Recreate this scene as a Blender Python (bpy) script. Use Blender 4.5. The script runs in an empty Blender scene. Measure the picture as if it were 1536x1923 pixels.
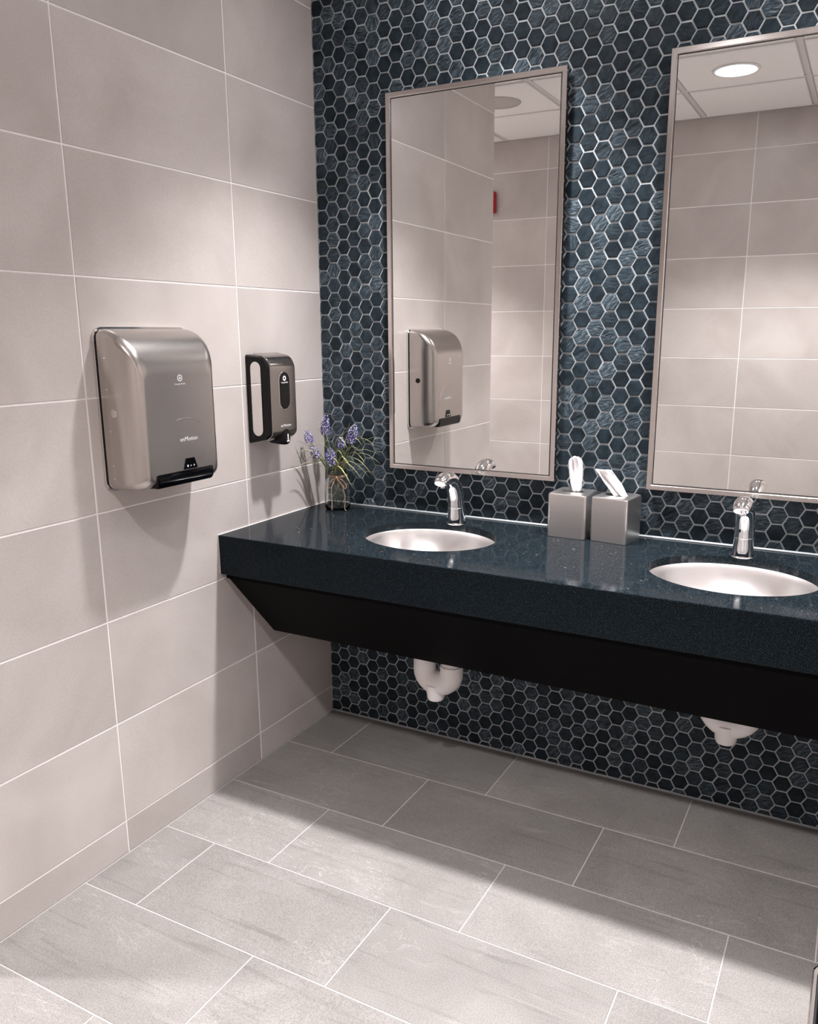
import bpy, math, random
from mathutils import Vector, Matrix
random.seed(7)
S = bpy.context.scene
C = S.collection
PI = math.pi

# ------------------------------------------------------------------ camera
CAM = (1.7791, -2.5476, 1.4879)
PITCH, YAW, ROLL = -0.23010, -0.48762, -0.00276
FPX, PPX, PPY, IW, IH = 1550.06, 31.07, 25.35, 1536.0, 1923.0
def cam_axes():
    cy, sy, cp, sp = math.cos(YAW), math.sin(YAW), math.cos(PITCH), math.sin(PITCH)
    f = Vector((sy*cp, cy*cp, sp)); r = Vector((cy, -sy, 0)); u = r.cross(f)
    return r*math.cos(ROLL)+u*math.sin(ROLL), -r*math.sin(ROLL)+u*math.cos(ROLL), f
AX_R, AX_U, AX_F = cam_axes()
cam_data = bpy.data.cameras.new('camera')
cam_data.sensor_fit = 'HORIZONTAL'; cam_data.sensor_width = 36.0
cam_data.lens = 36.0*FPX/IW
cam_data.shift_x = -PPX/IW; cam_data.shift_y = PPY/IW
cam_data.clip_start = 0.02
cam = bpy.data.objects.new('camera', cam_data); C.objects.link(cam)
m = Matrix((AX_R, AX_U, -AX_F)).transposed().to_4x4(); m.translation = CAM
cam.matrix_world = m
S.camera = cam

# ------------------------------------------------------------------ world, exposure
w = bpy.data.worlds.new('world'); S.world = w; w.use_nodes = True
w.node_tree.nodes['Background'].inputs[0].default_value = (0.9, 0.92, 1.0, 1)
w.node_tree.nodes['Background'].inputs[1].default_value = 0.05
S.view_settings.view_transform = 'Standard'; S.view_settings.look = 'None'
S.view_settings.gamma = 1.0; S.view_settings.use_curve_mapping = False
S.view_settings.exposure = 0.87
LAMP_COL = (1.0, 0.980, 0.990)
BEAM_COUNTER, BEAM_ROOM, LENS_GLOW = 150.0, 93.0, 24.0

# ------------------------------------------------------------------ materials
def new_mat(name):
    mt = bpy.data.materials.new(name); mt.use_nodes = True
    nt = mt.node_tree; b = nt.nodes['Principled BSDF']
    return mt, nt, b
def simple(name, col, rough=0.5, metal=0.0, **kw):
    mt, nt, b = new_mat(name)
    b.inputs['Base Color'].default_value = (*col, 1)
    b.inputs['Roughness'].default_value = rough; b.inputs['Metallic'].default_value = metal
    for k, v in kw.items(): b.inputs[k.replace('_', ' ')].default_value = v
    return mt
def N(nt, t, **kw):
    n = nt.nodes.new(t)
    for k, v in kw.items(): setattr(n, k, v)
    return n
def ramp(nt, stops):
    r = nt.nodes.new('ShaderNodeValToRGB'); e = r.color_ramp.elements
    while len(e) < len(stops): e.new(0.5)
    for i, (p, c) in enumerate(stops): e[i].position = p; e[i].color = (*c, 1)
    return r
def mixc(nt, fac, a, b, mode='MIX'):
    n = nt.nodes.new('ShaderNodeMix'); n.data_type = 'RGBA'; n.blend_type = mode
    for s, v in ((n.inputs[0], fac), (n.inputs[6], a), (n.inputs[7], b)):
        if hasattr(v, 'is_linked') or hasattr(v, 'links'): nt.links.new(v, s)
        elif isinstance(v, tuple): s.default_value = (*v, 1)
        else: s.default_value = v
    return n.outputs[2]
def obj_coords(nt, seed_scale=7.0):
    tc = N(nt, 'ShaderNodeTexCoord'); oi = N(nt, 'ShaderNodeObjectInfo')
    mu = N(nt, 'ShaderNodeMath', operation='MULTIPLY'); mu.inputs[1].default_value = seed_scale
    nt.links.new(oi.outputs['Random'], mu.inputs[0])
    va = N(nt, 'ShaderNodeVectorMath', operation='ADD')
    nt.links.new(tc.outputs['Object'], va.inputs[0]); nt.links.new(mu.outputs[0], va.inputs[1])
    return va.outputs[0], oi.outputs['Random']
def noise(nt, vec, scale, detail=4, rough=0.55, dist=0.0):
    n = N(nt, 'ShaderNodeTexNoise'); n.inputs['Scale'].default_value = scale
    n.inputs['Detail'].default_value = detail; n.inputs['Roughness'].default_value = rough
    n.inputs['Distortion'].default_value = dist
    nt.links.new(vec, n.inputs['Vector']); return n.outputs['Fac']
def mapping(nt, vec, scale=(1, 1, 1), rot=(0, 0, 0)):
    n = N(nt, 'ShaderNodeMapping'); n.inputs['Scale'].default_value = scale; n.inputs['Rotation'].default_value = rot
    nt.links.new(vec, n.inputs['Vector']); return n.outputs[0]
def bump(nt, b, height, strength, dist=0.002):
    n = N(nt, 'ShaderNodeBump'); n.inputs['Strength'].default_value = strength; n.inputs['Distance'].default_value = dist
    nt.links.new(height, n.inputs['Height']); nt.links.new(n.outputs[0], b.inputs['Normal'])

def mat_wall_tile():
    mt, nt, b = new_mat('porcelain_wall_tile')
    v, rnd = obj_coords(nt, 9.0)
    r1 = ramp(nt, [(0.32, (0.485, 0.437, 0.415)), (0.7, (0.575, 0.528, 0.508))])
    nt.links.new(noise(nt, v, 3.2, 3, 0.5, 0.6), r1.inputs[0])
    r2 = ramp(nt, [(0.0, (0.93, 0.93, 0.93)), (1.0, (1.04, 1.035, 1.03))]); nt.links.new(rnd, r2.inputs[0])
    c = mixc(nt, 1.0, r1.outputs[0], r2.outputs[0], 'MULTIPLY')
    r3 = ramp(nt, [(0.35, (0.95, 0.95, 0.95)), (0.65, (1.03, 1.03, 1.03))]); nt.links.new(noise(nt, v, 260, 2), r3.inputs[0])
    c = mixc(nt, 1.0, c, r3.outputs[0], 'MULTIPLY')
    nt.links.new(c, b.inputs['Base Color'])
    b.inputs['Roughness'].default_value = 0.28; b.inputs['Specular IOR Level'].default_value = 0.28
    bump(nt, b, noise(nt, v, 55, 3), 0.05, 0.001)
    return mt
def mat_floor_tile():
    mt, nt, b = new_mat('stone_look_floor_tile')
    v, rnd = obj_coords(nt, 13.0)
    r1 = ramp(nt, [(0.28, (0.285, 0.265, 0.252)), (0.72, (0.375, 0.352, 0.338))])
    nt.links.new(noise(nt, v, 4.0, 5, 0.6, 0.5), r1.inputs[0])
    # long pale streaks running across each tile
    st = noise(nt, mapping(nt, v, (1.6, 13.0, 1.0), (0, 0, 0.42)), 1.5, 5, 0.6, 0.8)
    rs = ramp(nt, [(0.60, (0, 0, 0)), (0.78, (0.55, 0.55, 0.55))]); nt.links.new(st, rs.inputs[0])
    c = mixc(nt, rs.outputs[0], r1.outputs[0], (0.50, 0.475, 0.46))
    # sparse thin veins
    ve = noise(nt, mapping(nt, v, (1.0, 3.2, 1.0), (0, 0, 0.5)), 2.4, 6, 0.62, 1.6)
    rv = ramp(nt, [(0.492, (0, 0, 0)), (0.5, (0.5, 0.5, 0.5)), (0.508, (0, 0, 0))]); nt.links.new(ve, rv.inputs[0])
    gate = ramp(nt, [(0.52, (0, 0, 0)), (0.62, (1, 1, 1))]); nt.links.new(noise(nt, v, 2.0, 2), gate.inputs[0])
    fv = mixc(nt, 1.0, rv.outputs[0], gate.outputs[0], 'MULTIPLY')
    c = mixc(nt, fv, c, (0.66, 0.63, 0.61))
    # dark grain streaks
    dk = noise(nt, mapping(nt, v, (1.3, 18.0, 1.0), (0, 0, 0.38)), 2.2, 4, 0.6, 0.5)
    rd = ramp(nt, [(0.28, (0.80, 0.80, 0.80)), (0.42, (1, 1, 1))]); nt.links.new(dk, rd.inputs[0])
    c = mixc(nt, 1.0, c, rd.outputs[0], 'MULTIPLY')
    rg = ramp(nt, [(0.3, (0.66, 0.66, 0.66)), (0.7, (1.3, 1.3, 1.3))]); nt.links.new(noise(nt, v, 330, 3, 0.7), rg.inputs[0])
    c = mixc(nt, 1.0, c, rg.outputs[0], 'MULTIPLY')
    rr = ramp(nt, [(0, (0.71, 0.71, 0.705)), (1, (0.88, 0.875, 0.865))]); nt.links.new(rnd, rr.inputs[0])
    c = mixc(nt, 1.0, c, rr.outputs[0], 'MULTIPLY')
    nt.links.new(c, b.inputs['Base Color'])
    b.inputs['Roughness'].default_value = 0.5; b.inputs['Specular IOR Level'].default_value = 0.4
    bump(nt, b, noise(nt, v, 240, 3, 0.7), 0.25, 0.001)
    return mt
def mat_slate():
    mt, nt, b = new_mat('slate_hexagon')
    uv = N(nt, 'ShaderNodeUVMap'); at = N(nt, 'ShaderNodeAttribute', attribute_name='tint')
    st = noise(nt, mapping(nt, uv.outputs[0], (1.0, 7.0, 1.0)), 34.0, 5, 0.62, 1.2)
    cl = noise(nt, uv.outputs[0], 30.0, 4, 0.6, 0.4)
    r1 = ramp(nt, [(0.30, (0.009, 0.014, 0.019)), (0.62, (0.026, 0.039, 0.051))]); nt.links.new(cl, r1.inputs[0])
    r2 = ramp(nt, [(0.48, (0, 0, 0)), (0.66, (1, 1, 1))]); nt.links.new(st, r2.inputs[0])
    gate = N(nt, 'ShaderNodeMath', operation='MULTIPLY'); nt.links.new(r2.outputs[0], gate.inputs[0])
    g2 = N(nt, 'ShaderNodeMath', operation='MULTIPLY'); g2.inputs[1].default_value = 1.0; nt.links.new(at.outputs['Fac'], g2.inputs[0])
    nt.links.new(g2.outputs[0], gate.inputs[1])
    c = mixc(nt, gate.outputs[0], r1.outputs[0], (0.17, 0.205, 0.23))
    rt = ramp(nt, [(0, (0.72, 0.74, 0.74)), (1, (1.45, 1.45, 1.45))]); nt.links.new(at.outputs['Fac'], rt.inputs[0])
    c = mixc(nt, 1.0, c, rt.outputs[0], 'MULTIPLY')
    nt.links.new(c, b.inputs['Base Color'])
    b.inputs['Roughness'].default_value = 0.40; b.inputs['Specular IOR Level'].default_value = 0.13
    bump(nt, b, st, 0.55, 0.0016)
    return mt
def mat_quartz():
    mt, nt, b = new_mat('dark_quartz_counter')
    tc = N(nt, 'ShaderNodeTexCoord'); v = tc.outputs['Object']
    r1 = ramp(nt, [(0.42, (0.002, 0.003, 0.004)), (0.60, (0.012, 0.018, 0.023)), (0.74, (0.10, 0.135, 0.155))])
    nt.links.new(noise(nt, v, 620, 2, 0.6), r1.inputs[0])
    nt.links.new(r1.outputs[0], b.inputs['Base Color'])
    b.inputs['Roughness'].default_value = 0.08; b.inputs['Specular IOR Level'].default_value = 0.06
    return mt
def mat_brushed(name, col, rough, stretch=(1, 1, 60), bs=0.05):
    mt, nt, b = new_mat(name)
    tc = N(nt, 'ShaderNodeTexCoord')
    n = noise(nt, mapping(nt, tc.outputs['Object'], stretch), 30, 3)
    r = ramp(nt, [(0.3, (rough-0.04,)*3), (0.7, (rough+0.05,)*3)]); nt.links.new(n, r.inputs[0])
    nt.links.new(r.outputs[0], b.inputs['Roughness'])
    b.inputs['Base Color'].default_value = (*col, 1); b.inputs['Metallic'].default_value = 1.0
    bump(nt, b, n, bs, 0.0005)
    return mt
def mat_emit(name, col, s):
    mt, nt, b = new_mat(name)
    b.inputs['Base Color'].default_value = (0.9, 0.9, 0.9, 1)
    b.inputs['Emission Color'].default_value = (*col, 1); b.inputs['Emission Strength'].default_value = s
    return mt
def mat_ceiling():
    mt, nt, b = new_mat('acoustic_ceiling_panel')
    v, rnd = obj_coords(nt, 5)
    r = ramp(nt, [(0.35, (0.89, 0.87, 0.865)), (0.65, (0.94, 0.92, 0.915))]); nt.links.new(noise(nt, v, 160, 3), r.inputs[0])
    nt.links.new(r.outputs[0], b.inputs['Base Color']); b.inputs['Roughness'].default_value = 0.9
    return mt
M = dict(
    wall=mat_wall_tile(), floor=mat_floor_tile(), slate=mat_slate(), quartz=mat_quartz(), ceil=mat_ceiling(),
    grout=simple('pale_grout', (0.88, 0.835, 0.825), 0.85), floor_grout=simple('floor_grout', (0.52, 0.49, 0.475), 0.9),
    hex_grout=simple('mosaic_grout', (0.43, 0.465, 0.49), 0.85), caulk=simple('grey_caulk', (0.36, 0.38, 0.39), 0.45),
    steel=simple('brushed_steel', (0.555, 0.52, 0.495), 0.26, 1.0), sinksteel=simple('sink_steel', (0.95, 0.93, 0.925), 0.30, 1.0), boxsteel=simple('tissue_box_steel', (0.82, 0.785, 0.765), 0.31, 1.0),
    satin=mat_brushed('satin_steel', (0.38, 0.355, 0.335), 0.2, (3, 3, 1), 0.0),
    framesteel=simple('mirror_frame_steel', (0.66, 0.62, 0.60), 0.16, 1.0),
    chrome=simple('chrome', (0.86, 0.86, 0.87), 0.045, 1.0), mirror=simple('mirror_glass', (0.90, 0.90, 0.89), 0.0, 1.0),
    polished=simple('polished_inset', (0.80, 0.78, 0.77), 0.07, 1.0),
    black=simple('black_plastic', (0.006, 0.006, 0.007), 0.25, Specular_IOR_Level=0.2), gloss=simple('gloss_black', (0.002, 0.002, 0.003), 0.06, Specular_IOR_Level=0.22),
    backing=simple('mirror_backing', (0.01, 0.01, 0.011), 0.4), laminate=simple('black_laminate', (0.0035, 0.0035, 0.0038), 0.4, Specular_IOR_Level=0.03),
    print=simple('pale_print', (0.62, 0.62, 0.63), 0.5), white=simple('white_plastic', (0.88, 0.845, 0.84), 0.42),
    tissue=simple('tissue_paper', (0.80, 0.775, 0.78), 0.9), tbar=simple('ceiling_grid', (0.70, 0.67, 0.655), 0.5),
    trim=simple('lamp_trim', (0.85, 0.84, 0.83), 0.4), lens=mat_emit('lamp_lens', LAMP_COL, LENS_GLOW),
    speaker=simple('speaker_grille', (0.52, 0.49, 0.475), 0.6), red=simple('red_plastic', (0.42, 0.012, 0.012), 0.35),
    glass=simple('jar_glass', (0.96, 0.985, 0.975), 0.0, 0.0, Transmission_Weight=1.0, IOR=1.46),
    twine=simple('jute_twine', (0.46, 0.29, 0.20), 0.9), stem=simple('flower_stem', (0.10, 0.13, 0.045), 0.6),
    water=simple('water_drop', (0.95, 0.97, 1.0), 0.02, 0.0, Transmission_Weight=1.0, IOR=1.33),
    bag=simple('white_bin_liner', (0.80, 0.78, 0.78), 0.4), binsteel=mat_brushed('bin_steel', (0.30, 0.25, 0.22), 0.3),
)
def mat_leaf():
    mt, nt, b = new_mat('grass_blade'); v, rnd = obj_coords(nt, 3)
    r = ramp(nt, [(0.3, (0.13, 0.15, 0.035)), (0.65, (0.46, 0.46, 0.22))]); nt.links.new(noise(nt, v, 40, 2), r.inputs[0])
    nt.links.new(r.outputs[0], b.inputs['Base Color']); b.inputs['Roughness'].default_value = 0.45
    return mt
def mat_petal():
    mt, nt, b = new_mat('violet_petal'); v, rnd = obj_coords(nt, 3)
    r = ramp(nt, [(0.40, (0.055, 0.045, 0.17)), (0.5, (0.17, 0.145, 0.42)), (0.60, (0.66, 0.62, 0.86))]); nt.links.new(noise(nt, v, 190, 2), r.inputs[0])
    nt.links.new(r.outputs[0], b.inputs['Base Color']); b.inputs['Roughness'].default_value = 0.6
    return mt
M['leaf'] = mat_leaf(); M['petal'] = mat_petal()

# ------------------------------------------------------------------ builders
def thing(name, label, cat, loc, rz=0.0, group=None):
    o = bpy.data.objects.new(name, None); C.objects.link(o)
    o.location = loc; o.rotation_euler = (0, 0, rz); o.empty_display_size = 0.05
    tag(o, label, cat, group); return o
def tag(o, label, cat, group=None):
    o['label'] = label; o['category'] = cat
    if group: o['group'] = group
    return o
def link(name, me, mat, parent=None, smooth=False, label=None):
    o = bpy.data.objects.new(name, me); C.objects.link(o)
    if mat: 
        me.materials.clear(); me.materials.append(mat)
    if parent: o.parent = parent
    if smooth is True: me.shade_smooth()
    elif smooth:
        me.shade_smooth(); me.set_sharp_from_angle(angle=smooth)
        wn = o.modifiers.new('weighted_normals', 'WEIGHTED_NORMAL'); wn.keep_sharp = True; wn.weight = 90
    if label: o['label'] = label
    return o
class G:
    """collects verts and faces in world coordinates"""
    def __init__(s): s.v = []; s.f = []
    def add(s, vs, fs):
        n = len(s.v); s.v += [tuple(p) for p in vs]; s.f += [tuple(i+n for i in f) for f in fs]; return s
    def quad(s, a, b, c, d): return s.add([a, b, c, d], [(0, 1, 2, 3)])
    def box(s, x0, x1, y0, y1, z0, z1, bev=0.0):
        if x1 < x0: x0, x1 = x1, x0
        if y1 < y0: y0, y1 = y1, y0
        if bev <= 0:
            return s.add([(x0,y0,z0),(x1,y0,z0),(x1,y1,z0),(x0,y1,z0),(x0,y0,z1),(x1,y0,z1),(x1,y1,z1),(x0,y1,z1)],
                [(3,2,1,0),(4,5,6,7),(0,1,5,4),(1,2,6,5),(2,3,7,6),(3,0,4,7)])
        import bmesh
        bm = bmesh.new(); bmesh.ops.create_cube(bm, size=1.0)
        for v in bm.verts:
            v.co = Vector(((x0+x1)/2+v.co.x*(x1-x0), (y0+y1)/2+v.co.y*(y1-y0), (z0+z1)/2+v.co.z*(z1-z0)))
        bmesh.ops.bevel(bm, geom=bm.edges[:], offset=bev, segments=2, affect='EDGES', profile=0.5)
        bm.verts.index_update()
        s.add([v.co[:] for v in bm.verts], [[v.index for v in f.verts] for f in bm.faces]); bm.free(); return s
    def rings(s, rings, cap0=True, cap1=True, closed=True):
        n = len(rings[0]); vs = [p for r in rings for p in r]; fs = []
        for i in range(len(rings)-1):
            for j in range(n if closed else n-1):
                k = (j+1) % n
                fs.append((i*n+j, i*n+k, (i+1)*n+k, (i+1)*n+j))
        if cap0: fs.append(tuple(reversed(range(n))))
        if cap1: fs.append(tuple(range((len(rings)-1)*n, len(rings)*n)))
        return s.add(vs, fs)
    def lathe(s, prof, c, segs=32, sx=1.0, sy=1.0, cap0=True, cap1=True):
        R = [[(c[0]+r*sx*math.cos(2*PI*j/segs), c[1]+r*sy*math.sin(2*PI*j/segs), c[2]+z) for j in range(segs)] for r, z in prof]
        return s.rings(R, cap0, cap1)
    def tube(s, pts, rad, segs=12, up=(1, 0, 0), cap=True):
        pts = [Vector(p) for p in pts]; R = []
        u0 = Vector(up)
        for i, p in enumerate(pts):
            t = (pts[min(i+1, len(pts)-1)]-pts[max(i-1, 0)]).normalized()
            a = (u0-t*u0.dot(t))
            if a.length < 1e-6: a = Vector((0, 1, 0))-t*t.y
            a.normalize(); u0 = a; b = t.cross(a)
            r = rad[i] if isinstance(rad, (list, tuple)) else rad
            ra, rb = r if isinstance(r, tuple) else (r, r)
            R.append([tuple(p+a*ra*math.cos(2*PI*j/segs)+b*rb*math.sin(2*PI*j/segs)) for j in range(segs)])
        return s.rings(R, cap, cap)
    def build(s, name, mat, parent=None, smooth=False, label=None, origin=None):
        o0 = Vector(origin) if origin else (parent_world(parent) if parent else Vector((0, 0, 0)))
        me = bpy.data.meshes.new(name)
        me.from_pydata([tuple(Vector(p)-o0) for p in s.v], [], s.f); me.update()
        import bmesh
        bm = bmesh.new(); bm.from_mesh(me); bmesh.ops.recalc_face_normals(bm, faces=bm.faces[:]); bm.to_mesh(me); bm.free()
        o = link(name, me, mat, parent, smooth, label)
        if not parent: o.location = o0
        elif origin: o.location = o0-parent_world(parent)
        return o
def parent_world(p):
    v = Vector((0, 0, 0))
    while p: v += Vector(p.location); p = p.parent
    return v
def bez(p0, p1, p2, n):
    p0, p1, p2 = Vector(p0), Vector(p1), Vector(p2)
    return [p0*(1-t)**2+p1*2*t*(1-t)+p2*t*t for t in [i/n for i in range(n+1)]]
def smooth_path(pts, n=6):
    P = [Vector(p) for p in pts]; out = []
    for i in range(len(P)-1):
        a, b, c, d = P[max(i-1, 0)], P[i], P[i+1], P[min(i+2, len(P)-1)]
        for k in range(n):
            t = k/n
            out.append(0.5*((2*b)+(-a+c)*t+(2*a-5*b+4*c-d)*t*t+(-a+3*b-3*c+d)*t**3))
    out.append(P[-1]); return out
def rrect(w, h, r, n=6):
    """rounded rectangle points around the origin, counter clockwise"""
    out = []
    for cx, cy, a0 in ((w/2-r, h/2-r, 0), (-w/2+r, h/2-r, PI/2), (-w/2+r, -h/2+r, PI), (w/2-r, -h/2+r, 1.5*PI)):
        for k in range(n+1):
            a = a0+PI/2*k/n; out.append((cx+r*math.cos(a), cy+r*math.sin(a)))
    return out
def lettering(txt, size, loc, parent, mat, axis='x', width=None, shear=0.0):
    cu = bpy.data.curves.new('lettering', 'FONT'); cu.body = txt; cu.size = size; cu.align_x = 'CENTER'; cu.align_y = 'CENTER'; cu.extrude = 0.0002
    cu.shear = shear; cu.resolution_u = 3
    t = bpy.data.objects.new('lettering', cu); C.objects.link(t)
    dg = bpy.context.evaluated_depsgraph_get()
    me = bpy.data.meshes.new_from_object(t.evaluated_get(dg)); bpy.data.objects.remove(t)
    xs = [v.co.x for v in me.vertices]; k = (width/(max(xs)-min(xs))) if width else 1.0
    for v in me.vertices:
        x, y, z = v.co.x*k, v.co.y, v.co.z
        v.co = (z, x, y) if axis == 'x' else (x, -z, y)
    me.update()
    o = link('lettering', me, mat, parent); o.location = Vector(loc)-parent_world(parent); return o

# ------------------------------------------------------------------ room shell
X1, YB, YF, ZC, XC, YE = 2.12, 0.0, -3.08, 2.743, -1.60, -1.606
def structure(name, g, mat, smooth=False):
    o = g.build(name, mat, None, smooth); o['kind'] = 'structure'; return o
TILE_CACHE = {}
def tile_piece(name, mat, parent, size, loc, dirn, th=0.004, bev=0.0009):
    """thin slab tile; size in the two in-plane axes, dirn = facing axis (e.g. '+x')"""
    a, b = round(size[0], 4), round(size[1], 4)
    key = (a, b, dirn, mat.name)
    if key not in TILE_CACHE:
        sgn = 1 if dirn[0] == '+' else -1
        ring = lambda i, d: [(-a/2+i, -b/2+i, d), (a/2-i, -b/2+i, d), (a/2-i, b/2-i, d), (-a/2+i, b/2-i, d)]
        g = G(); R = [ring(0, 0), ring(0, th-bev), ring(bev, th)]
        def mp(p):
            u, v, d = p
            return {'x': (sgn*d, u, v), 'y': (u, sgn*d, v), 'z': (u, v, sgn*d)}[dirn[1]]
        g.rings([[mp(p) for p in r] for r in R])
        o = g.build(name, mat, parent); TILE_CACHE[key] = o.data
    else:
        o = bpy.data.objects.new(name, TILE_CACHE[key]); C.objects.link(o); o.parent = parent
    o.location = Vector(loc)-parent_world(parent)
    return o
def cuts(lo, hi, joints):
    e = [lo]+sorted(j for j in joints if lo+0.004 < j < hi-0.004)+[hi]
    return list(zip(e[:-1], e[1:]))
ROWS = [0.1036+0.3048*k for k in range(9)]
JW = 0.0046
# left wall (grout body) with its tiles; tile faces stand at x = 0
wl = structure('wall_left', G().box(-0.15, -0.0016, YE, 0.0, 0, ZC), M['grout'])
for z0, z1 in cuts(0, ZC, ROWS):
    for y0, y1 in cuts(YE, 0.0, [-0.449-0.6096*k for k in range(-1, 4)]):
        tile_piece('wall_tile', M['wall'], wl, (y1-y0-JW, z1-z0-JW), (-0.004, (y0+y1)/2, (z0+z1)/2), '+x')
# wall facing the one with the mirrors (seen in the mirrors)
wf = structure('wall_front', G().box(XC-0.1, X1+0.1, YF-0.15, YF-0.0016, 0, ZC), M['grout'])
for z0, z1 in cuts(0, ZC, ROWS):
    for x0, x1 in cuts(XC, X1, [1.043+0.6096*k for k in range(-1, 3)]+[-0.25-0.6096*k for k in range(3)]):
        tile_piece('wall_tile', M['wall'], wf, (x1-x0-JW, z1-z0-JW), ((x0+x1)/2, YF-0.004, (z0+z1)/2), '+y')
wr = structure('wall_right', G().box(X1+0.0016, X1+0.1, YF, 0.15, 0, ZC), M['grout'])
for z0, z1 in cuts(0, ZC, ROWS):
    for y0, y1 in cuts(YF, 0.0, [-0.449-0.6096*k for k in range(-1, 6)]):
        tile_piece('wall_tile', M['wall'], wr, (y1-y0-JW, z1-z0-JW), (X1+0.004, (y0+y1)/2, (z0+z1)/2), '-x')
wp = structure('wall_passage', G().box(XC, -0.15, YE+0.0016, YE+0.12, 0, ZC), M['grout'])
for z0, z1 in cuts(0, ZC, ROWS):
    for x0, x1 in cuts(XC, 0.0, [-0.6096*k for k in range(1, 4)]):
        tile_piece('wall_tile', M['wall'], wp, (x1-x0-JW, z1-z0-JW), ((x0+x1)/2, YE+0.004, (z0+z1)/2), '-y')
structure('wall_passage_end', G().box(XC-0.1, XC, YF, YE+0.12, 0, ZC), M['wall'])

# floor with stone-look tiles in a stepped bond
fl = structure('floor', G().box(XC-0.1, X1+0.1, YF-0.15, 0.15, -0.1, -0.0012), M['floor_grout'])
ys = [0.0]+[-0.293-0.308*k for k in range(9)]+[YF]
for r in range(len(ys)-1):
    if ys[r] <= YF+0.004: continue
    yt, yb = ys[r], max(ys[r+1], YF)
    lo = 0.0 if yt > YE+0.1 else XC
    off = (0.193, 0.592, 0.393)[r % 3]
    for x0, x1 in cuts(lo, X1, [off+0.6096*k for k in range(-5, 6)]):
        tile_piece('floor_tile', M['floor'], fl, (x1-x0-0.0036, yt-yb-0.0036), ((x0+x1)/2, (yt+yb)/2, -0.004), '+z')

# ceiling: suspended grid with tegular panels
ce = structure('ceiling', G().box(XC-0.1, X1+0.1, YF-0.15, 0.15, ZC+0.004, ZC+0.1), M['tbar'])
gx = [-1.141, -0.531, 0.078, 0.743, 1.353, 1.963]; gy = [-0.006-0.6096*k for k in range(0, 6)]
for x0, x1 in cuts(XC, X1, gx):
    for y0, y1 in cuts(YF, 0.0, gy):
        if x1-x0 < 0.06 or y1-y0 < 0.06: continue
        if x1 < 0.05 and y0 > YE-0.01: continue
        tile_piece('ceiling_panel', M['ceil'], ce, (x1-x0-0.04, y1-y0-0.04), ((x0+x1)/2, (y0+y1)/2, ZC+0.004), '-z', 0.012, 0.003)
for x in gx:
    if XC < x < X1: G().box(x-0.012, x+0.012, YF, 0.0 if x > 0 else YE, ZC-0.002, ZC+0.004).build('ceiling_grid_bar', M['tbar'], ce)
for y in gy:
    if YF < y < -0.05: G().box(0.0 if y > YE else XC, X1, y-0.012, y+0.012, ZC-0.0025, ZC+0.004).build('ceiling_grid_bar', M['tbar'], ce)

# ------------------------------------------------------------------ hexagon mosaic on the mirror wall
wb = structure('wall_back', G().box(-0.15, X1+0.1, 0.0022, 0.15, 0, ZC), M['hex_grout'])
PZ, PX, HX0 = 0.0508, 0.0435, 0.0195
HR = 0.0459/math.sqrt(3)
MIRRORS = [(0.3005, 0.9135), (1.2095, 1.8225)]; MZ0, MZ1 = 1.0165, 2.2405
def proj(p):
    d = Vector(p)-Vector(CAM); z = d.dot(AX_F)
    return IW/2+PPX+FPX*d.dot(AX_R)/z, IH/2+PPY-FPX*d.dot(AX_U)/z, z
def clip(poly, ax, val, keep_gt):
    out = []
    for i in range(len(poly)):
        a, b = poly[i], poly[(i+1) % len(poly)]
        ia, ib = (a[ax] > val) == keep_gt, (b[ax] > val) == keep_gt
        if ia: out.append(a)
        if ia != ib:
            t = (val-a[ax])/(b[ax]-a[ax]); out.append((a[0]+(b[0]-a[0])*t, a[1]+(b[1]-a[1])*t))
    return out
def hex_geo(poly, th, bev=0.0022, tilt=(0, 0)):
    """tile prism from an outline in (x, z); front towards -y. returns verts, faces"""
    cx = sum(p[0] for p in poly)/len(poly); cz = sum(p[1] for p in poly)/len(poly)
    rs = [max(0.004, math.hypot(p[0]-cx, p[1]-cz)) for p in poly]
    def ring(ins, y):
        return [(cx+(p[0]-cx)*max(0.2, 1-ins/r), y+tilt[0]*(p[0]-cx)+tilt[1]*(p[1]-cz), cz+(p[1]-cz)*max(0.2, 1-ins/r)) for p, r in zip(poly, rs)]
    n = len(poly); R = [ring(0, 0.003), ring(0, -th+0.0016), ring(bev*0.45, -th+0.0005), ring(bev, -th)]
    vs = [p for r in R for p in r]; fs = []
    for i in range(3):
        for j in range(n):
            k = (j+1) % n; fs.append((i*n+j, (i+1)*n+j, (i+1)*n+k, i*n+k))
    fs.append(tuple(range(3*n, 4*n)))
    return vs, fs
def hex_attrs(me, spans):
    """per tile: a turned and shifted uv patch and a tint value"""
    uv = me.uv_layers.new(name='UVMap'); at = me.attributes.new('tint', 'FLOAT', 'POINT')
    prm = {}
    for lo, hi in spans:
        a = random.gauss(0.5, 0.55); ox, oy = random.uniform(0, 40), random.uniform(0, 40); t = random.random()**2.1
        ca, sa = math.cos(a), math.sin(a)
        for i in range(lo, hi):
            x, _, z = me.vertices[i].co; prm[i] = (ox+ca*x+sa*z, oy-sa*x+ca*z); at.data[i].value = t
    for l in me.loops: uv.data[l.index].uv = prm[l.vertex_index]
hexes = []
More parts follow.
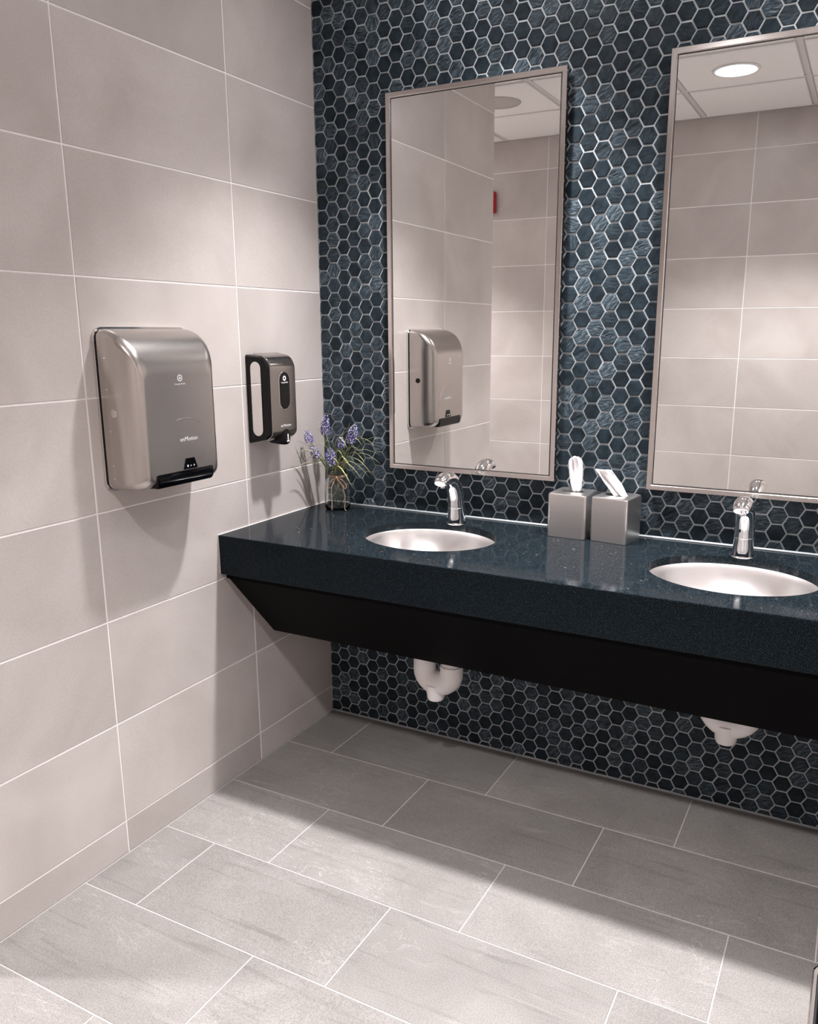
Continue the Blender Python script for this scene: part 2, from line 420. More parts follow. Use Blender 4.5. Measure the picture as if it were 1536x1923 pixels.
for k in range(0, 50):
    x = HX0+PX*k
    for n in range(-1, 56):
        z = PZ*(n+(0.0 if k % 2 == 0 else 0.5))
        if z < 0.60: z = PZ*(n+(0.0 if k % 2 == 0 else 0.5))-0.028
        if z > ZC+0.03 or z < -0.03: continue
        if any(a+0.03 < x < b-0.03 and MZ0+0.03 < z < MZ1-0.03 for a, b in MIRRORS): continue
        poly = []
        for j in range(6):
            ang = PI/3*j; jr = random.uniform(-0.0006, 0.0004)
            poly.append((x+(HR+jr)*math.cos(ang)*0.992, z+(HR+jr)*math.sin(ang)))
        full = True
        for ax, val, gt in ((0, 0.002, True), (0, X1-0.002, False), (1, 0.008, True), (1, ZC-0.002, False)):
            if any((p[ax] > val) != gt for p in poly): full = False; poly = clip(poly, ax, val, gt)
            if len(poly) < 3: break
        if len(poly) < 3: continue
        u, v, d = proj((x, 0, z))
        vis = 15 < u < IW-15 and 15 < v < IH-15 and not any(a-0.015 < x < b+0.02 and MZ0-0.03 < z < MZ1+0.02 for a, b in MIRRORS) and not (0.34 < z < 0.885) and not (0.91 < x < 1.22 and z < 1.0 and z > 0.8)
        hexes.append((d if (vis and full) else 99, x, z, poly))
hexes.sort(key=lambda h: h[0])
variants = []
for i in range(36):
    poly = [((HR+random.uniform(-0.0006, 0.0004))*math.cos(PI/3*j)*0.992, (HR+random.uniform(-0.0006, 0.0004))*math.sin(PI/3*j)) for j in range(6)]
    vs, fs = hex_geo(poly, random.uniform(0.0006, 0.0028), tilt=(random.gauss(0, 0.02), random.gauss(0, 0.02)))
    me = bpy.data.meshes.new('hexagon_tile'); me.from_pydata(vs, [], fs); me.update(); hex_attrs(me, [(0, len(vs))]); me.materials.append(M['slate'])
    variants.append(me)
for h in hexes[:300]:
    o = bpy.data.objects.new('hexagon_tile', random.choice(variants)); C.objects.link(o); o.parent = wb; o.location = (h[1], 0.0, h[2])
vs, fs, spans = [], [], []
for h in hexes[300:]:
    a, b = hex_geo(h[3], random.uniform(0.0006, 0.0028), tilt=(random.gauss(0, 0.02), random.gauss(0, 0.02)))
    n = len(vs); vs += a; fs += [tuple(i+n for i in f) for f in b]; spans.append((n, len(vs)))
me = bpy.data.meshes.new('hexagon_mosaic'); me.from_pydata(vs, [], fs); me.update(); hex_attrs(me, spans)
o = link('hexagon_mosaic', me, M['slate'], wb); o['kind'] = 'stuff'

# ------------------------------------------------------------------ ceiling lamps
def downlight(x, y, beam, label, spot=92, blend=0.85):
    t = thing('ceiling_downlight', label, 'ceiling light', (x, y, ZC-0.009), 0, 'round recessed ceiling lights')
    g = G(); g.lathe([(0.094, 0.001), (0.114, 0.0), (0.112, -0.005), (0.096, -0.006), (0.093, 0.001)], (x, y, ZC-0.009), 40, cap0=False, cap1=False)
    g.build('trim_ring', M['trim'], t, True)
    G().lathe([(0.0005, -0.003), (0.06, -0.0028), (0.095, -0.001)], (x, y, ZC-0.009), 40, cap1=False).build('lens', M['lens'], t, True, 'glowing white lens')
    ld = bpy.data.lights.new('lamp_beam', 'SPOT'); ld.energy = beam; ld.color = LAMP_COL
    ld.spot_size = math.radians(spot); ld.spot_blend = blend; ld.shadow_soft_size = 0.05
    lo = bpy.data.objects.new('lamp_beam', ld); C.objects.link(lo); lo.parent = t; lo.location = (0, 0, -0.012)
    return t
LY = -0.40
downlight(0.70, LY, BEAM_COUNTER, 'round recessed ceiling light above the basin nearest the left wall')
downlight(1.60, LY, BEAM_COUNTER, 'round recessed ceiling light above the basin farther from the left wall')
downlight(1.048, -2.143, BEAM_ROOM, 'round glowing ceiling light seen in the right-hand mirror', 104, 0.6)
downlight(1.658, -2.143, BEAM_ROOM, 'added round ceiling light near the right wall, out of view, brightening the room', 104, 0.6)  # added unseen lamp, lifts the ceiling and the floor under the counter
downlight(-1.086, -2.143, BEAM_ROOM*2.0, 'added round ceiling light out in the passage, unseen, filling its dark end', 104, 0.6)  # added unseen lamp, brightens the passage and the wall the left mirror shows
t = thing('ceiling_speaker', 'round pale grey disc on the ceiling, seen at the top of the left mirror', 'ceiling speaker', (-0.21, -2.143, ZC-0.008))
G().lathe([(0.0005, -0.004), (0.095, -0.004), (0.1, -0.003)], (-0.21, -2.143, ZC-0.008), 40, cap1=False).build('grille', M['speaker'], t, True)
G().lathe([(0.1, 0.0), (0.125, 0.0), (0.122, -0.006), (0.1, -0.005), (0.1, 0.0)], (-0.21, -2.143, ZC-0.008), 40, cap0=False, cap1=False).build('rim', M['speaker'], t, True)
t = thing('wall_alarm', 'small red device high on the far wall, a sliver seen in the left mirror', 'alarm', (-0.70, YF, 2.28))
G().box(-0.775, -0.615, YF+0.0004, YF+0.045, 2.285, 2.425, 0.008).build('housing', M['red'], t, 0.6)
G().box(-0.73, -0.68, YF+0.045, YF+0.062, 2.32, 2.39, 0.006).build('strobe', M['bag'], t, 0.6)

# ------------------------------------------------------------------ countertop with two oval cut-outs
ZT, YFR = 0.861, -0.605
SINKS = [(0.604, -0.305), (1.512, -0.312)]; SA, SB = 0.218, 0.180
ct = thing('countertop', 'dark blue-black speckled stone countertop with a deep front edge', 'countertop', (1.06, -0.3, 0.733))
SL = 0.022
def slab():
    g = G(); yb, yf = -0.003, -0.585; nseg = 64
    xs = [0.0025]
    for cx, cy in SINKS: xs += [cx-0.29, cx+0.29]
    xs.append(X1-0.0025)
    for zz, flip in ((ZT, False), (ZT-SL, True)):
        for i in (0, 2, 4):
            g.quad((xs[i], yf, zz), (xs[i+1], yf, zz), (xs[i+1], yb, zz), (xs[i], yb, zz))
        for cx, cy in SINKS:
            A, B = [], []
            for j in range(nseg):
                a = 2*PI*j/nseg; c, s = math.cos(a), math.sin(a)
                A.append((cx+SA*c, cy+SB*s, zz))
                tx = 0.29/abs(c) if abs(c) > 1e-9 else 1e9
                ty = ((yb-cy) if s > 0 else (cy-yf))/abs(s) if abs(s) > 1e-9 else 1e9
                k = min(tx, ty); B.append((cx+k*c, cy+k*s, zz))
            g.rings([A, B], False, False)
            for j in range(nseg):     # fill the four corners left between the spokes
                p, q = B[j], B[(j+1) % nseg]
                if abs(p[0]-q[0]) > 1e-6 and abs(p[1]-q[1]) > 1e-6:
                    sx = cx+math.copysign(0.29, p[0]-cx); sy = yb if p[1] > cy else yf
                    g.add([p, q, (sx, sy, zz)], [(0, 1, 2)])
    for cx, cy in SINKS:
        el = lambda k, zz: [(cx+(SA+k)*math.cos(2*PI*j/nseg), cy+(SB+k)*math.sin(2*PI*j/nseg), zz) for j in range(nseg)]
        g.rings([el(0, ZT), el(0, ZT-SL)], False, False)
    g.quad((xs[0], yb, ZT), (xs[-1], yb, ZT), (xs[-1], yb, ZT-SL), (xs[0], yb, ZT-SL))
    g.quad((xs[0], yf, ZT), (xs[0], yb, ZT), (xs[0], yb, ZT-SL), (xs[0], yf, ZT-SL))
    g.quad((xs[-1], yf, ZT), (xs[-1], yb, ZT), (xs[-1], yb, ZT-SL), (xs[-1], yf, ZT-SL))
    return g.build('slab', M['quartz'], ct)
slab()
pr = [(-0.585, ZT), (YFR+0.0018, ZT), (YFR, ZT-0.0018), (YFR, 0.7345), (YFR+0.0015, 0.733), (-0.585, 0.733)]
G().rings([[(x, p[0], p[1]) for p in pr] for x in (0.0035, X1-0.0025)]).build('front_edge', M['quartz'], ct)
G().rings([[(x, -0.0025, ZT+0.0002), (x, -0.0075, ZT+0.0002), (x, -0.0068, ZT+0.0022), (x, -0.0045, ZT+0.0042), (x, -0.0025, ZT+0.0055)] for x in (0.003, 1.06, X1-0.003)]).build('caulk_joint', M['caulk'], ct, True, 'pale caulk line along the tiled wall')
G().box(0.0004, 0.0036, -0.6035, -0.01, 0.735, ZT+0.0012).build('caulk_joint', M['grout'], ct, False, 'white caulk line against the left wall')

# sloping black panel under the counter that hides the plumbing
ap = thing('counter_apron', 'matt black sloping panel below the front edge of the stone countertop', 'apron panel', (1.06, -0.45, 0.457))
sec = [(-0.577, 0.722), (-0.349, 0.457), (-0.334, 0.457), (-0.334, 0.468), (-0.557, 0.726)]
G().rings([[(x, p[0], p[1]) for p in sec] for x in (0.0015, X1-0.001)]).build('sloping_panel', M['laminate'], ap)
G().box(0.0015, X1-0.001, -0.5765, -0.556, 0.712, 0.7325).build('top_rail', M['laminate'], ap)
G().box(0.0015, X1-0.001, -0.556, -0.5, 0.7, 0.728).build('support_rail', M['laminate'], ap)

# ------------------------------------------------------------------ basins
def basin(cx, cy, label):
    t = thing('basin', label, 'sink', (cx, cy, 0.72), 0, 'oval steel basins')
    zt = ZT-SL-0.0008
    prof = [(1.09, zt), (1.0, zt), (1.0, zt-0.002), (0.995, zt-0.010), (0.985, zt-0.018), (0.955, zt-0.036), (0.90, zt-0.060), (0.83, zt-0.080), (0.74, zt-0.098), (0.62, zt-0.112), (0.47, zt-0.121), (0.3, zt-0.1255), (0.125, zt-0.127)]
    g = G(); g.rings([[(cx+(SA+0.002)*k*math.cos(2*PI*j/72), cy+(SB+0.002)*k*math.sin(2*PI*j/72), z) for j in range(72)] for k, z in prof], False, False)
    o = g.build('bowl', M['sinksteel'], t, 0.5)
    so = o.modifiers.new('thickness', 'SOLIDIFY'); so.thickness = 0.0012; so.offset = -1
    zd = zt-0.127
    d = G().lathe([(0.03, 0.0022), (0.028, 0.004), (0.023, 0.003), (0.02, -0.004)], (cx, cy, zd), 32, cap0=False).build('drain', M['chrome'], t, True)
    G().lathe([(0.0005, 0.001), (0.012, 0.0005), (0.014, -0.003)], (cx, cy, zd+0.002), 24).build('drain_plug', M['chrome'], d, True)
basin(SINKS[0][0], SINKS[0][1], 'oval brushed-steel basin set in the counter below the left mirror')
basin(SINKS[1][0], SINKS[1][1], 'oval brushed-steel basin set in the counter below the right-hand mirror')

# ------------------------------------------------------------------ faucets
def faucet(cx, y0, label):
    t = thing('faucet', label, 'faucet', (cx, y0, ZT+0.0004), 0, 'chrome sensor faucets')
    pth = smooth_path([(cx, y0+0.006, ZT+0.0012), (cx, y0+0.005, ZT+0.025), (cx, y0+0.002, ZT+0.065), (cx, y0-0.004, ZT+0.10), (cx, y0-0.020, ZT+0.135),
                       (cx, y0-0.048, ZT+0.158), (cx, y0-0.080, ZT+0.166), (cx, y0-0.106, ZT+0.162), (cx, y0-0.121, ZT+0.154)], 5)
    n = len(pth); rad = []
    keys = [(0, .0305, .033), (.12, .0285, .030), (.3, .0275, .029), (.5, .0265, .0275), (.65, .025, .024), (.8, .0245, .020), (.93, .023, .016), (1, .018, .010)]
    for i in range(n):
        f = i/(n-1)
        for (a, p, q), (b, r, s_) in zip(keys[:-1], keys[1:]):
            if a <= f <= b:
                k = (f-a)/(b-a); rad.append((p+(r-p)*k, q+(s_-q)*k)); break
    G().tube(pth, rad, 28).build('body', M['chrome'], t, 0.9)
    G().lathe([(0.0335, 0), (0.036, 0.0002), (0.036, 0.0025), (0.0335, 0.004)], (cx, y0+0.006, ZT+0.0005), 32, cap0=False, cap1=False).build('base_ring', M['chrome'], t, True)
    G().lathe([(0.0280, 0), (0.0288, 0.0004), (0.0288, 0.0016), (0.0280, 0.002)], (cx, y0+0.0028, ZT+0.056), 32, 1.0, 1.055, False, False).build('seam_ring', M['chrome'], t, True)
    # dark oval sensor window on the front of the neck
    rr = []
    for k, dy in ((1.0, 0.004), (1.0, -0.0012), (0.8, -0.002)):
        rr.append([(cx+0.0135*k*math.cos(2*PI*j/20), y0-0.0262+dy+0.05*(0.0135*k*math.cos(2*PI*j/20))-0.11*(0.007*k*math.sin(2*PI*j/20))+9*(0.0135*k*math.cos(2*PI*j/20))**2, ZT+0.080+0.007*k*math.sin(2*PI*j/20)) for j in range(20)])
    G().rings(rr).build('sensor_eye', M['gloss'], t, True, 'small black sensor window')
    G().lathe([(0.0085, 0.0), (0.0085, -0.012), (0.006, -0.0125)], (cx, y0-0.098, ZT+0.150), 20).build('aerator', M['chrome'], t, 0.8)
faucet(0.603, -0.112, 'chrome sensor faucet below the left mirror, beside the jar')
faucet(1.512, -0.112, 'chrome sensor faucet below the right-hand mirror, beyond the tissue boxes')

# ------------------------------------------------------------------ mirrors
def wall_mirror(x0, x1, label, rz):
    cx = (x0+x1)/2; D = 0.028
    t = thing('wall_mirror', label, 'mirror', (cx, -0.0035 - (abs(math.tan(rz))*0.31 if rz else 0), MZ0), rz, 'tall framed mirrors')
    yw = t.location.y
    fw = 0.0165
    y_b, y_f = yw-0.0005, yw-D
    G().box(x0+0.003, x1-0.003, yw+(0.0 if not rz else 0.0), y_f+0.007, MZ0+0.003, MZ1-0.003).build('backing_box', M['backing'], t)
    G().box(x0+fw-0.002, x1-fw+0.002, y_f+0.0075, y_f+0.0045, MZ0+fw-0.002, MZ1-fw+0.002).build('glass', M['mirror'], t)
    gi = [(x0+fw, MZ0+fw), (x1-fw, MZ0+fw), (x1-fw, MZ1-fw), (x0+fw, MZ1-fw)]
    gj = [(x0+fw+0.0026, MZ0+fw+0.0026), (x1-fw-0.0026, MZ0+fw+0.0026), (x1-fw-0.0026, MZ1-fw-0.0026), (x0+fw+0.0026, MZ1-fw-0.0026)]
    G().rings([[(p[0], y_f+0.0044, p[1]) for p in gi], [(p[0], y_f+0.0036, p[1]) for p in gi], [(p[0], y_f+0.0036, p[1]) for p in gj], [(p[0], y_f+0.0044, p[1]) for p in gj]], False, False).build('edge_shadow', M['backing'], t, False, 'thin black line for the shadow gap between frame and glass')  # black ring stands in for the shade where glass meets frame
    def bar(o0, o1, i1, i0):   # mitred channel from outer edge o0-o1 to inner edge i0-i1
        g = G(); L = []
        for (a, b) in ((o0, i0), (o1, i1)):
            A = Vector((a[0], 0, a[1])); B = Vector((b[0], 0, b[1]))
            sec = [(0.0, y_f+0.012), (0.0, y_f+0.001), (0.07, y_f), (0.83, y_f), (0.9, y_f+0.001), (0.9, y_f+0.0042), (1.0, y_f+0.0044), (1.0, y_f+0.012)]
            L.append([tuple(A.lerp(B, k)+Vector((0, y, 0))) for k, y in sec])
        g.rings(L); g.build('frame_bar', M['framesteel'], t)
    a, b, c, d = (x0, MZ0), (x1, MZ0), (x1, MZ1), (x0, MZ1)
    e, f, g_, h = (x0+fw, MZ0+fw), (x1-fw, MZ0+fw), (x1-fw, MZ1-fw), (x0+fw, MZ1-fw)
    bar(a, b, f, e); bar(b, c, g_, f); bar(c, d, h, g_); bar(d, a, e, h)
wall_mirror(*MIRRORS[0], 'tall steel-framed mirror reflecting the paper towel dispenser, nearest the left wall', 0.0)
wall_mirror(*MIRRORS[1], 'tall steel-framed mirror reflecting a lit ceiling lamp, cut off by the photo edge', 0.0)

# ------------------------------------------------------------------ paper towel dispenser
def towel():
    y0, y1, z0, z1, D = -1.022, -0.694, 1.076, 1.499, 0.116
    t = thing('towel_dispenser', 'large brushed-steel paper towel dispenser on the beige tiled wall', 'towel dispenser', (0.0005, (y0+y1)/2, z0))
    G().rings([[(x, (y0+y1)/2+p[0], (z0+z1)/2+p[1]) for p in rrect(y1-y0+0.009, z1-z0+0.009, 0.028)] for x in (0.0006, 0.0085)]).build('back_plate', M['polished'], t, 0.5, 'bright steel back rim')
    G().rings([[(x, (y0+y1)/2+p[0], (z0+z1)/2+p[1]) for p in rrect(y1-y0-0.003, z1-z0-0.003, 0.024)] for x in (0.0085, 0.0125)]).build('shadow_gap', M['black'], t)
    R = []; n = 26; prof = []
    def side(d):   # inset of left and right flanks at depth d
        k = d/D
        return 0.004*k + (0.038*(1-math.sqrt(max(0, 1-((k-0.42)/0.58)**2))) if k > 0.42 else 0)
    def top(d):
        k = d/D; return 0.118*(1-math.sqrt(max(0, 1-k*k*0.9995)))
    def bot(d):
        k = d/D; return 0.004*k + (0.022*(1-math.sqrt(max(0, 1-((k-0.6)/0.4)**2))) if k > 0.6 else 0)
    for i in range(n+1):
        d = D*math.sin(PI/2*i/n)
        s, tp, bo = side(d), top(d), bot(d)
        wd, ht = (y1-y0)-2*s, (z1-z0)-tp-bo
        cy, cz = (y0+y1)/2, (z0+bo+z1-tp)/2
        R.append([(0.0125+d, cy+p[0], cz+p[1]) for p in rrect(wd, ht, 0.026*(1-0.1*i/n), 7)])
    G().rings(R).build('cover', M['steel'], t, 0.7)
    xf = 0.0125+D
    fy0, fy1 = y0+0.042, y1-0.042
    # black paper slot lip along the lower front edge
    yy0, yy1 = y0+0.056, y1-0.052
    pr = [(xf-0.03, z0+0.002), (xf-0.004, z0+0.003), (xf+0.0015, z0+0.010), (xf+0.0035, z0+0.026), (xf+0.0015, z0+0.0405), (xf-0.012, z0+0.042), (xf-0.03, z0+0.03)]
    rr = []
    for y, k in ((yy0, 0.86), (yy0+0.004, 0.96), (yy0+0.010, 1.0), (yy1-0.010, 1.0), (yy1-0.004, 0.96), (yy1, 0.86)):
        zc = z0+0.022; xc = xf-0.014
        rr.append([(xc+(p[0]-xc)*k, y, zc+(p[1]-zc)*k) for p in pr])
    G().rings(rr).build('paper_slot', M['gloss'], t, 0.6, 'glossy black paper slot')
    # trapezoid sensor window with three marks
    yc = -0.836
    tr = [(-0.027, 0.0), (0.027, 0.0), (0.0165, 0.030), (-0.0165, 0.030)]
    sw = G().rings([[(x, yc+p[0]*k, z0+0.0425+p[1]*k+(1-k)*0.013) for p in tr] for x, k in ((xf-0.003, 1), (xf+0.0012, 1), (xf+0.0018, 0.94))]).build('sensor_window', M['gloss'], t, False, 'black sensor window with three small lights')
    for i, q in enumerate((-0.012, 0.0, 0.012)):
        s_ = (0.0024, 0.0014, 0.0018)[i]
        G().box(xf+0.0018, xf+0.0024, yc+q-s_, yc+q+s_, z0+0.051-s_, z0+0.051+s_*1.4).build('indicator', M['print'], sw)
    # lock button on the left flank and on the right flank
    def disc(y, sgn, mat, r, zz):
        g = G(); c = (0.052, y, zz)
        g.rings([[(c[0]+r*k*math.cos(2*PI*j/20), c[1]+sgn*dd, c[2]+r*k*math.sin(2*PI*j/20)) for j in range(20)] for k, dd in ((1, -0.004), (1, 0.0022), (0.85, 0.003))])
        return g.build('lock_button', mat, t, 0.8)
    disc(y0+0.0018, -1, M['polished'], 0.0105, 1.283); disc(y1-0.0018, 1, M['black'], 0.0105, 1.283)
    for zz in (1.425, 1.345, 1.235, 1.145, 1.11):
        for yv, sg in ((y0+0.001, -1), (y1-0.001, 1)):
            G().rings([[(0.034+0.0022*k*math.cos(2*PI*j/10), yv+sg*dd, zz+0.0022*k*math.sin(2*PI*j/10)) for j in range(10)] for k, dd in ((1, -0.002), (1, 0.0008), (0.6, 0.0014))]).build('rivet', M['polished'], t, True)
    # printed marks
    lettering('enMotion', 0.0165, (xf+0.0005, -0.836, 1.202), t, M['print'], width=0.066, shear=0.15)
    lettering('Georgia-Pacific', 0.0055, (xf+0.0005, -0.855, 1.353), t, M['print'], width=0.040)
    g = G(); cyy, czz = -0.855, 1.369
    g.rings([[(xf+0.0006, cyy+r*math.cos(2*PI*j/24), czz+r*math.sin(2*PI*j/24)) for j in range(24)] for r in (0.0092, 0.0066)], False, False)
    g.add([(xf+0.0006, cyy-0.0045, czz-0.003), (xf+0.0006, cyy+0.0045, czz-0.003), (xf+0.0006, cyy, czz+0.005)], [(0, 1, 2)])
    g.build('round_emblem', M['print'], t)
    # shallow pressed arch on the front cover
    g = G(); P = []
    for j in range(25):
        a = PI*(0.04+0.56*j/24); P.append((xf-0.0003, -0.846+0.098*math.cos(a), 1.165+0.095*math.sin(a)))
    g.tube(P, 0.0009, 6, (1, 0, 0)).build('pressed_arch', M['steel'], t, True)
towel()

# ------------------------------------------------------------------ soap dispenser
def soap():
    y0, y1, z0, z1, D = -0.428, -0.287, 1.132, 1.421, 0.093
    cy = (y0+y1)/2
    t = thing('soap_dispenser', 'black and steel soap dispenser with an oval black window on the tiled wall', 'soap dispenser', (0.0005, cy, z0))
    # side outline in (x, z): straight back, rounded top front and bottom front
    def outline(inset=0.0):
        P = [(0.0008, z0+inset), (0.0008, z1-inset)]
        r = 0.045-inset
        xf = D-inset
        for k in range(9):
            a = PI/2*(1-k/8); P.append((xf-r+r*math.cos(a), z1-inset-0.004-r+r*math.sin(a)))
        for k in range(7):
            a = -PI/2*k/6; rb = 0.032-inset; P.append((xf-rb+rb*math.cos(a)-(0.004 if k > 2 else 0), z0+0.012+inset+rb+rb*math.sin(a)))
        return P
    yb0, yb1 = y0, y1
    G().rings([[(p[0], y, p[1]) for p in outline(i)] for y, i in ((yb0, 0.006), (yb0+0.004, 0.002), (yb0+0.006, 0.0015), (yb1-0.006, 0.0015), (yb1-0.004, 0.002), (yb1, 0.006))]).build('housing', M['black'], t, 0.5)
    # steel wrap over top and front
    P = outline(0.0)[1:]
    out, inn = [], []
    S0 = [(0.028, z1)]+P[1:]
    rr = []
    for y, k in ((yb0+0.0055, -0.0005), (yb0+0.0065, 0.0016), (yb0+0.010, 0.0024), (yb1-0.010, 0.0024), (yb1-0.0065, 0.0016), (yb1-0.0055, -0.0005)):
        rr.append([(p[0]+k*(1 if i > 3 else 0.4), y, p[1]+k*(1 if i < 6 else (-1 if i > 12 else 0))) for i, p in enumerate(S0)])
    g = G(); g.rings(rr, False, False, False)
    g.build('steel_cover', M['satin'], t, 0.6)
    # side inset panel (stadium)
    def stadium(cx, cz, w, h, n=10):
        q = []
        r = w/2
        for k in range(n+1): a = PI*k/n; q.append((cx+r*math.cos(a), cz+h/2-r+r*math.sin(a)))
        for k in range(n+1): a = PI+PI*k/n; q.append((cx+r*math.cos(a), cz-h/2+r+r*math.sin(a)))
        return q
    for yv, sg in ((y0, -1), (y1, 1)):
        st = stadium(0.0395, (z0+z1)/2+0.002, 0.041, 0.238)
        G().rings([[(p[0], yv+sg*d, p[1]) for p in st] for d in (-0.004, 0.0005)]).build('side_window', M['polished'], t, False, 'pale polished oval side panel')
        st2 = stadium(0.0395, (z0+z1)/2+0.002, 0.045, 0.242)
        G().rings([[(a[0], yv+sg*0.0008, a[1]) for a in st2], [(a[0], yv+sg*0.0008, a[1]) for a in st], [(a[0], yv-sg*0.002, a[1]) for a in st]], False, False).build('side_window_rim', M['black'], t)
    xf = D+0.0024
    w_ = stadium(cy+0.004, z1-0.118, 0.054, 0.120)
    G().rings([[(xf+d, p[0], p[1]) for p in w_] for d in (-0.004, 0.0010)]).build('level_window', M['gloss'], t, False, 'oval black level window')
    rim_o, rim_i = stadium(cy+0.004, z1-0.118, 0.058, 0.124), w_
    G().rings([[(xf+0.0002, a[0], a[1]) for a in rim_o], [(xf+0.0014, (a[0]+b[0])/2, (a[1]+b[1])/2) for a, b in zip(rim_o, rim_i)], [(xf+0.0008, a[0], a[1]) for a in rim_i]], False, False).build('window_rim', M['polished'], t, True)
    lettering('Georgia-Pacific', 0.0062, (xf+0.0013, cy+0.004, z1-0.0915), t, M['tissue'], width=0.034)
    g = G(); yy, zz = cy+0.004, z1-0.078
    g.rings([[(xf+0.0013, yy+r*math.cos(2*PI*j/20), zz+r*math.sin(2*PI*j/20)) for j in range(20)] for r in (0.0082, 0.0040)], False, False).build('round_emblem', M['tissue'], t)
    lettering('enMotion', 0.012, (xf+0.0005, cy+0.004, z0+0.058), t, M['print'], width=0.054, shear=0.15)
    # black nozzle nose at the lower front
    rr = []
    for x, wy, zt, zb in ((0.045, 0.050, z0+0.012, z0-0.002), (0.07, 0.050, z0+0.020, z0-0.005), (0.088, 0.040, z0+0.040, z0-0.007), (0.0975, 0.030, z0+0.046, z0-0.005), (0.102, 0.024, z0+0.040, z0-0.001)):
        ring = []
        for j in range(20):
            a = 2*PI*j/20; ring.append((x, cy+0.004+wy/2*math.copysign(abs(math.cos(a))**0.7, math.cos(a)), (zt+zb)/2+(zt-zb)/2*math.copysign(abs(math.sin(a))**0.8, math.sin(a))))
        rr.append(ring)
    nz = G().rings(rr).build('nozzle', M['black'], t, 0.7, 'rounded black nozzle with a white hand mark')
    g = G(); xx = 0.1024
    drop = [(0, 0.034), (0.003, 0.027), (0.0018, 0.020), (0.0032, 0.014), (-0.0032, 0.014), (-0.0018, 0.020), (-0.003, 0.027)]
    g.rings([[(xx+d, cy+0.004+p[0], z0+p[1]-0.002) for p in drop] for d in (-0.0004, 0.0004)])
    hand = [(-0.006, 0.009), (0.006, 0.010), (0.0055, 0.005), (-0.0055, 0.004)]
    g.rings([[(xx+d-0.0005, cy+0.004+p[0], z0+p[1]) for p in hand] for d in (-0.0004, 0.0006)])
    g.build('hand_mark', M['tissue'], nz)
soap()

# ------------------------------------------------------------------ tissue boxes and tissues
def tissue_box(cx, cy, w, h, rz, label):
    z0 = ZT+0.0002
    t = thing('tissue_box', label, 'tissue box', (cx, cy, z0), rz, 'steel tissue box covers')
    R = []
    for i, (ins, z) in enumerate(((0.001, 0), (0, 0.0015), (0, h-0.006), (0.0018, h-0.0022), (0.006, h))):
        R.append([(cx+p[0], cy+p[1], z0+z) for p in rrect(w-2*ins, w-2*ins, 0.010, 5)])
    hole = [(cx+p[0], cy+p[1], z0+h) for p in rrect(0.072, 0.040, 0.0199, 5)]
    hole2 = [(p[0], p[1], z0+h-0.004) for p in hole]
    g = G(); g.rings(R+[hole, hole2], True, False)
    g.build('cover', M['boxsteel'], t, 0.6)
    G().rings([[(p[0], p[1], z0+h-0.0045) for p in hole], [(p[0], p[1], z0+h-0.006) for p in hole]]).build('opening', M['backing'], t, False, 'dark oval slot')
def tissue(base, tip, width, label, twist, seed, square=False):
    rnd = random.Random(seed)
    base, tip = Vector(base), Vector(tip)
    nu, nv = 12, 16; vs = []; fs = []
    ax = (tip-base); side = Vector((math.cos(twist), math.sin(twist), 0)); nrm = ax.normalized().cross(side).normalized()
    ph = rnd.uniform(0, 6)
    for j in range(nv+1):
        t = j/nv; c = base+ax*t+nrm*0.010*math.sin(t*2.4)
        wj = width*(0.72+0.5*math.sin(min(1, t*1.25)*PI*0.62))*(1 if t < 0.86 else 1-((t-0.86)/0.14)**2*0.38)
        if square: wj = width*(0.80+0.20*min(1, t*2))
        for i in range(nu+1):
            s = i/nu-0.5
            fold = 0.0065*math.sin(s*8.5+ph+t*1.6)+0.003*math.sin(s*19+t*5+ph)
            vs.append(tuple(c+side*(s*wj)+nrm*(fold+(0.006 if square else 0.020)*(s*s)*4*(1-0.5*t))+Vector((0, 0, 0 if square else 0.008*math.sin(s*3+ph)*t))))
    for j in range(nv):
        for i in range(nu):
            a = j*(nu+1)+i; fs.append((a, a+1, a+nu+2, a+nu+1))
    g = G(); g.v = vs; g.f = fs
    o = g.build('tissue', M['tissue'], None, True, None, tuple(base)); tag(o, label, 'tissue', 'tissues pulled up from the boxes')
    so = o.modifiers.new('thickness', 'SOLIDIFY'); so.thickness = 0.0014
BH = 0.139
tissue_box(0.995, -0.0765, 0.124, BH, -0.03, 'brushed-steel tissue box cover on the counter, left one of the pair')
tissue_box(1.134, -0.079, 0.118, BH, -0.14, 'brushed-steel tissue box cover on the counter, right one of the pair, slightly turned')
tissue((1.002, -0.075, ZT+BH-0.004), (0.992, -0.070, ZT+BH+0.102), 0.034, 'white tissue standing straight up from the left tissue box', 0.15, 3)
tissue((1.146, -0.080, ZT+BH-0.004), (1.085, -0.075, ZT+BH+0.075), 0.050, 'white tissue leaning to the left out of the right tissue box', 0.1, 9, True)

